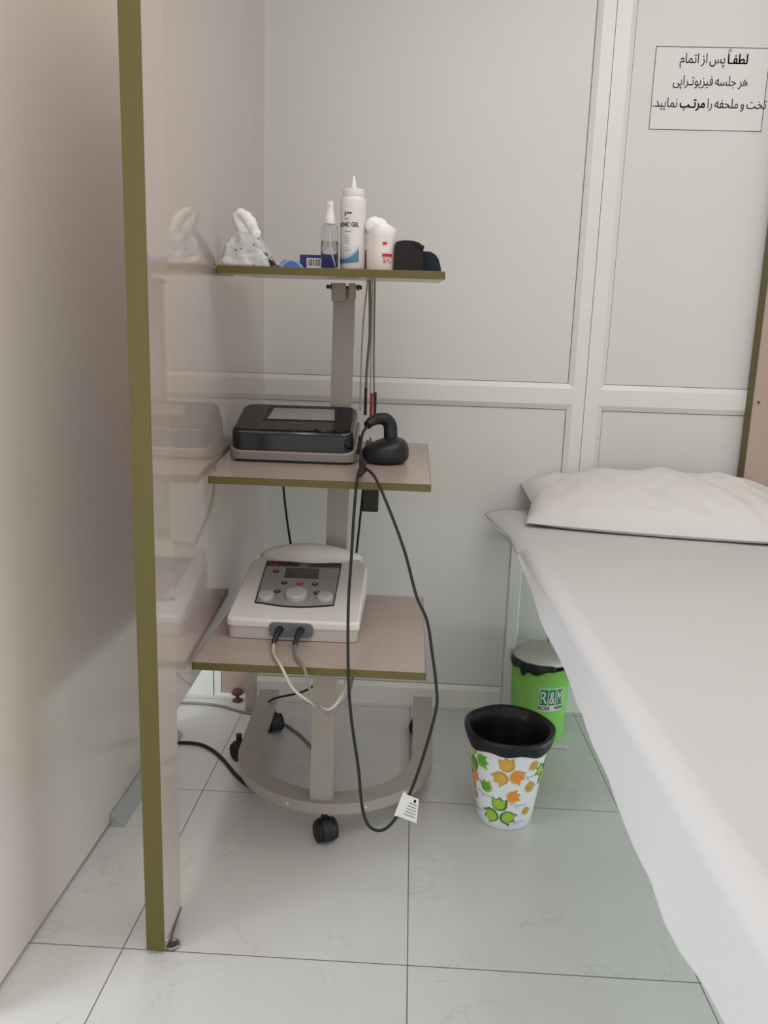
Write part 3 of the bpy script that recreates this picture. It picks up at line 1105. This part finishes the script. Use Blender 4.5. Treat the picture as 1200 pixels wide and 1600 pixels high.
b.tube([(-.125, 2.285, .90), (-.126, 2.284, .95), (-.126, 2.272, shelf_z('mid', 2.272) + .006), (-.122, 2.22, shelf_z('mid', 2.22) + .004), (-.11, 2.16, shelf_z('mid', 2.16) + .004)], .003, 8, 6)
tag(b.build('power_adapter', M_black, loc=(-.12, 2.285, .79)), 'black power brick hanging behind and below the middle shelf', 'adapter')

# ================================================================== BOTTOM SHELF: stimulator
stim = t = thing('electrotherapy_unit', (-0.27, 1.86, shelf_z('low', 1.86)), 'white electrotherapy unit with grey dial panel on bottom shelf', 'medical device')
stim_cord.build('power_cord', M_rubber, stim)
X0, X1, Y0, Y1 = -.436, -.109, 1.712, 2.055
zl = lambda y: shelf_z('low', y) + .004
xc = (X0 + X1) / 2
front = lambda x: Y0 + .10 * (x - xc) ** 2 - .006 + .004


def outline(inset=0.0, top=False):
    out = []
    n = 14
    x0, x1 = X0 + inset, X1 - inset
    fr = [0, .004, .012, .025, .045] + [.08 + .84 * k / n for k in range(n + 1)] + [.955, .975, .988, .996, 1]
    for k in fr:
        x = x0 + (x1 - x0) * k
        e = min(1, min(x - x0, x1 - x) / .018)
        out.append((x, front(x) - .006 + inset + .012 * (1 - sqrt(max(0, 1 - (1 - e) ** 2)))))
    out += [(x1, 1.99 - inset), (x1 - .02, 2.025 - inset)]
    out += [(x1 - .045, Y1 - inset), (x0 + .045, Y1 - inset), (x0 + .02, 2.025 - inset), (x0, 1.99 - inset)]
    return out


b = MB()
b.prism(outline(.004), lambda p: shelf_z('low', p[1]) + .0015, lambda p: zl(p[1]) + .030, 'z')
b.build('lower_case', M_bone, t)
SL = lambda y: .615 + (y - 1.72) * .23
b = MB()
ol = outline(0)
b.prism(ol, lambda p: zl(p[1]) + .030, lambda p: SL(p[1]) - (0.0 if p[1] > 1.74 else .003), 'z', .007, 4)
# raised hood at the back


def hood(u, v):
    x = (X0 + .016) + (X1 - X0 - .032) * u
    s = max(0, sin(pi * u)) ** .6
    yf = 2.046 - .052 * s
    y = yf + (2.052 - yf) * min(1, v * 1.2)
    top = SL(2.03) + .042 * s
    if v < .5:
        z = SL(yf) - .002 + (top - SL(yf) + .002) * sin(v / .5 * pi / 2)
        y = yf + .030 * (1 - cos(v / .5 * pi / 2)) * s
    else:
        k = (v - .5) / .5
        z = top - (top - .60) * k ** 2.2
        y = min(yf + .030 * s + (2.053 - yf - .030 * s) * k, 2.053)
    return (x, y, z)


b.grid(hood, 28, 16)
upper = b.build('upper_case', M_white, t)


def sl(x, y, off=.001):
    return (x, y, SL(y) + off)


b = MB()
pan = [(-.389, 1.995), (-.183, 1.998), (-.181, 1.782)] + [(-.181 - .196 * k / 10, 1.782 - .016 * sin(pi * k / 10)) for k in range(1, 10)] + [(-.377, 1.779)]
b.prism([(xc + .01 + (p[0] - xc - .01) * 1.028, 1.885 + (p[1] - 1.885) * 1.028) for p in pan], lambda p: SL(p[1]) - .002, lambda p: SL(p[1]) + .0006, 'z')
bez = b.build('panel_bezel', M_black, t)
b = MB()
b.prism([p for p in pan if p[1] < 1.9] + [(-.377 - .0105, 1.965), (-.1835, 1.968)], lambda p: SL(p[1]), lambda p: SL(p[1]) + .0012, 'z')
cp = b.build('control_panel', M_panel, t)
b = MB()
b.add([sl(*p, off=.0014) for p in ((-.388, 1.967), (-.183, 1.970), (-.183, 1.9715), (-.388, 1.9685))], [[0, 1, 2, 3]])
b.build('trim_line', M_cable_beige, cp)
b = MB()
b.add([sl(*p, off=.0012) for p in ((-.378, 1.974), (-.358, 1.974), (-.358, 1.984), (-.378, 1.984))], [[0, 1, 2, 3]])
b.build('badge', M_red, bez)
for q in (((-.300, 1.983), (-.268, 1.983), (-.268, 1.986), (-.300, 1.986)), ((-.297, 1.974), (-.277, 1.974), (-.277, 1.978), (-.297, 1.978))):
    MB().add([sl(*p, off=.0012) for p in q], [[0, 1, 2, 3]]).build('badge', M_knob, bez)
b = MB()
b.prism([(-.331, 1.960), (-.239, 1.962), (-.236, 1.906), (-.328, 1.905)], lambda p: SL(p[1]), lambda p: SL(p[1]) + .0018, 'z')
b.build('display', M_lcd, cp)
for (x, y) in [(-.355, 1.937), (-.322, 1.877), (-.240, 1.877), (-.332, 1.832), (-.229, 1.833)]:
    b = MB()
    b.prism([(x + .0085 * cos(2 * pi * k / 16), y + .0085 * sin(2 * pi * k / 16)) for k in range(16)], lambda p: SL(p[1]), lambda p: SL(p[1]) + .003, 'z', .001)
    b.use(1).prism([(x + .003 * cos(2 * pi * k / 10), y + .003 * sin(2 * pi * k / 10)) for k in range(10)], lambda p: SL(p[1]), lambda p: SL(p[1]) + .0034, 'z')
    b.build('button', [M_black, M_knob], cp)
b = MB()
b.prism([(-.281 + .009 * cos(2 * pi * k / 16), 1.877 + .009 * sin(2 * pi * k / 16)) for k in range(16)], lambda p: SL(p[1]), lambda p: SL(p[1]) + .003, 'z', .001)
b.use(1).prism([(-.281 + .004 * cos(2 * pi * k / 10), 1.877 + .004 * sin(2 * pi * k / 10)) for k in range(10)], lambda p: SL(p[1]), lambda p: SL(p[1]) + .0034, 'z')
b.build('button', [M_red, M_panel], cp)['label'] = 'red round button'
for (x, y, r, h) in [(-.355, 1.800, .020, .014), (-.279, 1.812, .028, .017), (-.205, 1.806, .020, .014)]:
    M = Matrix.Translation((x, y, SL(y))) @ Matrix.Rotation(atan(.23), 4, 'X')
    b = MB(M).lathe([(r, 0), (r, h * .75), (r * .93, h * .95), (r * .8, h), (.001, h)], n=30)
    b.build('knob', M_knob, cp)
b = MB()
sock = rrect(-.329, -.221, .568, .604, .012, 5)
b.prism(sock, lambda p: front(p[0]) - .0025, lambda p: front(p[0]) - .012, 'y', .002, 2)
sk = b.build('socket_plate', M_dgrey, t)


def lead(x, pts, mc, label):
    q = thing('electrode_lead', (x, 1.69, .56), label, 'cable', 'leads plugged into the white unit')
    MB().tube([(x, Y0 - .008, .588), (x - .003, Y0 - .024, .588), (x - .006, Y0 - .045, .578), (x - .009, Y0 - .058, .566)], .008, 14, 4, lambda s: .0095 - .004 * s).build('plug', M_black, q)
    MB().tube([(x - .008, Y0 - .055, .568)] + pts, .0036, 8, 8).build('wire', mc, q)


lead(-.300, [(-.300, 1.61, .5615), (-.271, 1.546, .557), (-.240, 1.532, .51), (-.197, 1.54, .475), (-.162, 1.555, .455), (-.135, 1.58, .481), (-.128, 1.63, .512), (-.12, 1.70, .525)], M_cable_beige, 'beige lead looping below the bottom shelf from left socket of the white unit')
lead(-.249, [(-.246, 1.60, .5615), (-.219, 1.546, .555), (-.201, 1.533, .502), (-.183, 1.54, .466), (-.154, 1.553, .449), (-.124, 1.58, .471), (-.114, 1.63, .508), (-.10, 1.70, .525)], M_cable_grey, 'grey lead looping below the bottom shelf from right socket of white unit')

# ================================================================== cables on the floor
b = MB().tube([(-0.86, 2.47, .005), (-0.784, 2.479, .005), (-0.715, 2.478, .005), (-0.651, 2.468, .005), (-0.60, 2.445, .005), (-0.548, 2.425, .005), (-.49, 2.41, .005), (-0.43, 2.375, .005), (-0.385, 2.34, .005), (-0.33, 2.275, .005), (-.284, 2.203, .005), (-.255, 2.12, .005), (-.22, 2.06, .005)], .0046, 8, 8)
tag(b.build('floor_cable', M_cable_grey, loc=(-.4, 2.35, 0)), 'grey cable lying on the tiles behind the trolley base', 'cable')
b = MB().tube([(-0.80, 2.15, .006), (-0.75, 2.18, .006), (-0.709, 2.19, .006), (-0.652, 2.187, .006), (-0.60, 2.155, .006), (-0.545, 2.095, .006), (-0.484, 2.01, .006), (-.42, 1.95, .006), (-.33, 1.93, .006)], .0055, 8, 8)
tag(b.build('floor_cable', M_rubber, loc=(-.55, 2.1, 0)), 'thick black cable on the tiles running from panel to trolley base', 'cable')

# ================================================================== BINS
BX, BY = 0.300, 1.892
t = thing('waste_bin', (BX, BY, 0), 'white leaf patterned waste bin with black liner in front of the bed', 'bin')
rb, rt, hb = .0755, .112, .262
rad = lambda z: rb + (rt - rb) * (z / hb)
b = MB()
b.lathe([(.001, 0), (rb - .004, 0), (rb, .003), (rad(.06), .06), (rad(.13), .13), (rad(.2), .2), (rt, hb), (rt + .003, hb + .003), (rt - .001, hb + .004), (rt - .003, hb - .004), (rb - .003, .006), (.001, .004)], (BX, BY, 0), 48, caps=False)


def on_bin(u, z, off=.0007):
    """u: angle in degrees from the side facing the camera, positive to the right"""
    a = radians(u - 9.0)
    r = rad(z) + off
    return (BX + r * sin(a), BY - r * cos(a), z)


def leaf(u0, z0, ang, size, m1, m2):
    """a cupped flower-leaf: rounded outside, two pointed tips"""
    pts = [(-.10, -.48), (-.36, -.38), (-.52, -.12), (-.50, .16), (-.52, .50), (-.22, .36), (0, .62), (.22, .36), (.52, .50), (.50, .16), (.52, -.12), (.36, -.38), (.10, -.48)]
    ins = [(p[0] * .76 - .04, p[1] * .76 + (.02)) for p in pts]
    kx = 1.0 / (radians(1) * rad(z0))
    for P, m, off in ((pts, m2, .0007), (ins, m1, .0011)):
        vs = []
        for x, y in [(0, 0)] + P:
            X = (x * cos(ang) - y * sin(ang)) * size
            Y = (x * sin(ang) + y * cos(ang)) * size
            vs.append(on_bin(u0 + X * kx, max(.003, z0 + Y), off))
        b.use(m).add(vs, [[0, k, k % len(P) + 1] for k in range(1, len(P) + 1)])


def cluster(u, z, s, cols, rot=0):
    kx = 1.0 / (radians(1) * rad(z))
    for k, (m1, m2) in enumerate(cols):
        a = rot + k * 2 * pi / 3
        leaf(u - sin(a) * s * .62 * kx, z + cos(a) * s * .62, a, s, m1, m2)


OR, AM_, LI, GR_, DG, GO = 1, 2, 3, 4, 5, 6
for turn in (0, 180):
    cluster(turn + 3, .182, .041, [(AM_, GO), (AM_, GO), (OR, AM_)], radians(10))
    cluster(turn - 8, .056, .041, [(LI, DG), (LI, DG), (LI, DG)], 0)
    cluster(turn - 54, .198, .040, [(GR_, DG), (GR_, LI), (AM_, LI)], radians(150))
    leaf(turn - 33, .125, radians(20), .036, GR_, LI)
    leaf(turn + 14, .110, radians(-70), .036, OR, AM_)
    leaf(turn + 43, .135, radians(-40), .033, GO, AM_)
    leaf(turn + 44, .202, radians(170), .030, GO, AM_)
    leaf(turn + 44, .058, radians(-30), .025, GO, AM_)
    leaf(turn - 64, .075, radians(0), .024, GO, AM_)
    cluster(turn - 72, .128, .034, [(GO, AM_), (AM_, GO), (OR, AM_)], radians(60))
    cluster(turn + 72, .168, .034, [(LI, DG), (LI, GR_), (GR_, DG)], radians(60))
    # the looping script flourish printed between the leaves
    for (u, z) in ((36, .165), (22, .078), (-40, .094), (24, .024), (-62, .035)):
        u += turn
        path = [on_bin(u + x * 20, z + y * .02, .0013) for x, y in ((-.45, .25), (-.6, .55), (-.2, .5), (-.1, 0), (.0, -.1), (.1, .35), (.3, .1), (.45, .3), (.6, .15), (.8, .3), (1.0, .2))]
        b.use(7).tube(path, .00045, 5, 4)
b.build('bin_body', [M_binwhite] + M_binleaf + [M_greyink], t)
b = MB()
rim = .118


def wobl(a, z):
    return .004 * sin(3 * a + 1) + .0028 * sin(7 * a) + (.006 * sin(5 * a + .6) if z < .24 else 0)


def skirt(u, v):
    a = 2 * pi * u
    lo = .238 + .005 * sin(3 * a + .4) + .003 * sin(8 * a) - .004 * max(0, -sin(a))
    s = [(.1165, lo), (.121, lo + .012), (.1245, .262), (.1240, .270), (.120, .2745), (.110, .268), (.102, .254), (.090, .20), (.074, .12), (.058, .03), (.001, .02)]
    k = v * (len(s) - 1)
    i = min(int(k), len(s) - 2)
    r = s[i][0] + (s[i + 1][0] - s[i][0]) * (k - i)
    z = s[i][1] + (s[i + 1][1] - s[i][1]) * (k - i)
    w = (.0009 * sin(3 * a + 1) + .0008 * sin(7 * a + z * 30)) * min(1, r / .06)
    if z < .2:
        w += .007 * noise.noise(Vector((cos(a) * 2, sin(a) * 2, z * 14)))
        w *= min(1, r / .05)
    r = max(.001, r + w)
    return (BX + r * cos(a), BY + r * sin(a), z + .0014 * sin(4 * a + 2) * (1 if z > .24 else 0))


b.grid(skirt, 96, 40)
b.build('bin_liner', M_liner, t)['label'] = 'black plastic bin liner folded over the rim'

GX2, GY2 = 0.474, 2.395
t = thing('pedal_bin', (GX2, GY2, 0), 'lime green pedal bin with pale lid behind the leaf patterned bin', 'bin')
gr = lambda z: .086 + .013 * (z / .262)
b = MB().lathe([(.001, 0), (.083, 0), (gr(0.01), .004), (gr(.262), .262), (gr(.262) - .004, .262), (.084, .01), (.001, .008)], (GX2, GY2, 0), 48, caps=False)


def on_pb(x, z, off=.0006):
    a = x / gr(z) + radians(15)
    r = gr(z) + off
    return (GX2 + r * sin(a), GY2 - r * cos(a), z)


L0, L1 = -.044, .044
b.use(2)
strip(b, on_pb, L0, L1, lambda x: .122, lambda x: .203)
fn2 = lambda x, z: on_pb(x, z, .0010)
b.use(1)
cells = [(-.0415, -.0145), (-.0115, .0125), (.0155, .0415)]
for x0, x1 in cells:
    strip(b, fn2, x0, x1, lambda x: .1435, lambda x: .200, 6)
b.use(2)
fn3 = lambda x, z: on_pb(x, z, .0014)
for ch, (x0, x1) in zip('R&M', cells):
    vs, fs, wd = text2d(ch, .062, -.0004, 1.0)
    k = (x1 - x0 - .005) / wd
    flat_on(b, fn3, [(x0 + .0025 + v[0] * k, .150 + v[1]) for v in vs], fs)
b.use(3)
for s, x0, x1 in (('ROSE', -.0425, -.0045), ('MAN', .012, .0425)):
    vs, fs, wd = text2d(s, .0200, .0003)
    flat_on(b, fn3, [(x0 + v[0] * (x1 - x0) / wd, .1265 + v[1]) for v in vs], fs)
b.build('bin_body', [M_lime, M_teal, M_white, M_ink], t)
b = MB().lathe([(.098, .276), (.1005, .279), (.1005, .286), (.094, .295), (.07, .303), (.035, .307), (.001, .308)], (GX2 + .004, GY2 + .004, 0), 44)
b.box(GX2 - .028, GX2 + .03, GY2 + .085, GY2 + .118, .262, .296, .004, 2)
b.build('lid', M_lid, t)
b = MB()


def flap(u, v):
    a = radians(184 + 100 * u)
    lo = .262 - .016 * (.5 + .5 * sin(u * 11 + .6)) * sin(pi * min(1, u * 1.1)) ** .5 - .02 * 1.3 * math.exp(-((u - .40) / .07) ** 2)
    z = .283 + (lo - .283) * v
    r = gr(.262) + .0035 + .004 * sin(v * pi) + .002 * sin(u * 20)
    return (GX2 + r * cos(a), GY2 + r * sin(a), z)


b.grid(flap, 40, 8)
fl = b.build('bin_liner', M_liner, t)
fl['label'] = 'black liner sticking out under the lid'
mdf = fl.modifiers.new('thickness', 'SOLIDIFY')
mdf.thickness = .001
mdf.offset = 1
b = MB(Matrix.Translation((0.524, 2.318, 0)) @ Matrix.Rotation(radians(-4), 4, 'Z'))
b.box(-.045, .036, -.030, .030, .004, .012, .002, 1).box(-.045, .036, -.034, -.028, .001, .018, .0015, 1)
b.box(-.02, .005, .02, .05, .004, .014)
b.build('pedal', M_lid, t)

# ================================================================== BED
t = thing('treatment_bed', (0.72, 1.47, 0), 'white metal treatment bed at right under a white sheet', 'bed')
MB().box(.362, 1.085, .45, 2.505, .712, .750, .012, 3).build('mattress', M_white, t)
b = MB().box(.372, .402, .47, 2.49, .668, .712).box(1.04, 1.07, .47, 2.49, .668, .712).box(.372, 1.07, .47, .50, .668, .712).box(.372, 1.07, 2.46, 2.49, .668, .712)
b.build('bed_frame', M_alu, t)
for (x, y) in ((.346, 2.40), (.346, .52), (1.05, 2.40), (1.05, .52)):
    b = MB().box(x, x + .040, y, y + .040, .012, .712, .002, 1)
    b.box(x + .002, x + .038, y + .002, y + .038, 0, .012)
    b.build('leg', M_alu, t)

# sheet
hem = [(.40, .645), (.50, .638), (.586, .639), (.636, .636), (.681, .626), (.725, .626), (.772, .643), (.835, .639), (.924, .641), (.978, .650), (1.079, .651), (1.151, .664), (1.204, .661), (1.294, .671), (1.445, .684), (1.611, .698), (1.805, .717), (1.989, .730), (2.126, .742), (2.30, .738), (2.45, .738), (2.52, .742)]


def interp(tab, y):
    for (a, va), (c, vc) in zip(tab, tab[1:]):
        if y <= c:
            k = max(0, (y - a) / (c - a))
            return va + (vc - va) * k
    return tab[-1][1]


ZB = .760
b = MB()


def sheet(u, v):
    y = .40 + 2.115 * v
    yy = y
    hz = interp(hem, y)
    fl = max(0, (y - 2.15) / .365)
    XE = .352                      # where the top starts to turn down
    R = .030 + .012 * fl
    if u < .30:                    # hanging side, hem first
        k = u / .30
        z = hz + (ZB - R - hz) * k if hz < ZB - R else hz
        out = .003 * sin(y * 9) + .002 * sin(y * 17 + 1)
        x = XE - R - .010 - out * (1 - k) - .012 * (1 - k) - .026 * fl * (1 - k)
        if hz >= ZB - R:
            z = min(hz + (1 - 1) * k, ZB)
    elif u < .42:
        k = (u - .30) / .12
        a = k * pi / 2
        zlow = max(hz, ZB - R) if hz > ZB - R else ZB - R
        x = XE - (R + .010) * cos(a) ** 1.1
        z = zlow + (ZB - zlow) * sin(a)
        if hz > ZB - R:
            x -= .026 * fl * (1 - k) + .012 * (1 - k)
    elif u < .88:
        k = (u - .42) / .46
        x = XE + (1.095 - XE) * k
        z = ZB + .0015 * noise.noise(Vector((x * 6, y * 6, 1)))
    else:
        k = (u - .88) / .12
        x = 1.095 + .02 * min(1, k * 3)
        z = ZB - .11 * k
    return (x, yy, z)


b.grid(sheet, 90, 150)
b.add([(.36, 2.515, .62), (1.095, 2.515, .62), (1.095, 2.515, ZB), (.36, 2.515, ZB)], [[0, 1, 2, 3]])
sh = b.build('bed_sheet', M_sheet, loc=(.72, 1.47, .76))
mdf = sh.modifiers.new('thickness', 'SOLIDIFY')
mdf.thickness = .0015
tag(sh, 'white sheet spread over the treatment bed with hanging side', 'sheet')

# pillow
b = MB(Matrix.Translation((.775, 2.325, .762)) @ Matrix.Rotation(radians(-11), 4, 'Z'))
PL, PD = .41, .185
exp_ = math.exp


def pil(top):
    def fn(u, v):
        a, c = u * 2 - 1, v * 2 - 1
        e = (1 - abs(a) ** 3.0) ** .62 * (1 - abs(c) ** 2.6) ** .62
        k = 1 - .05 * (1 - abs(c)) ** 1 * abs(a) ** 6
        x = a * PL * k * (1 - .02 * (1 - abs(c))) - .022 * c * max(0, -a) ** 2
        y = c * PD - .020 * (1 - a * a) * max(0, -c)
        seam = .012 + (.088 + .012 * a) * ((c + 1) / 2) ** 1.2
        p = Vector((x, y, 0))
        wr = noise.noise(Vector((x * 9, y * 5, 3))) * .014 + noise.noise(Vector((x * 19 + y * 14, y * 8, 7))) * .008 - abs(noise.noise(Vector((x * 11 - y * 9, y * 6 + x * 3, 12)))) * .010
        # gathers fanning from the left end
        wr += .006 * exp_(-((c + .80) / .05) ** 2) * min(1, max(0, .55 - a) * 4) + .006 * sin(c * 11 + 2) * max(0, -a - .55) / .45 * e
        z = seam + (e * (.098 + .008 * c) + wr * min(1, e * 2) if top else -e * .03 * (1 - .3 * c))
        return (x, y, max(z, .002))
    return fn


b.grid(pil(True), 70, 44)
b.grid(pil(False), 70, 44)
tag(b.build('pillow', M_pillow, loc=(.775, 2.325, .762)), 'plump white pillow lying at the head of the bed', 'pillow')

for o in bpy.data.objects:
    if '_o' in o:
        del o['_o']
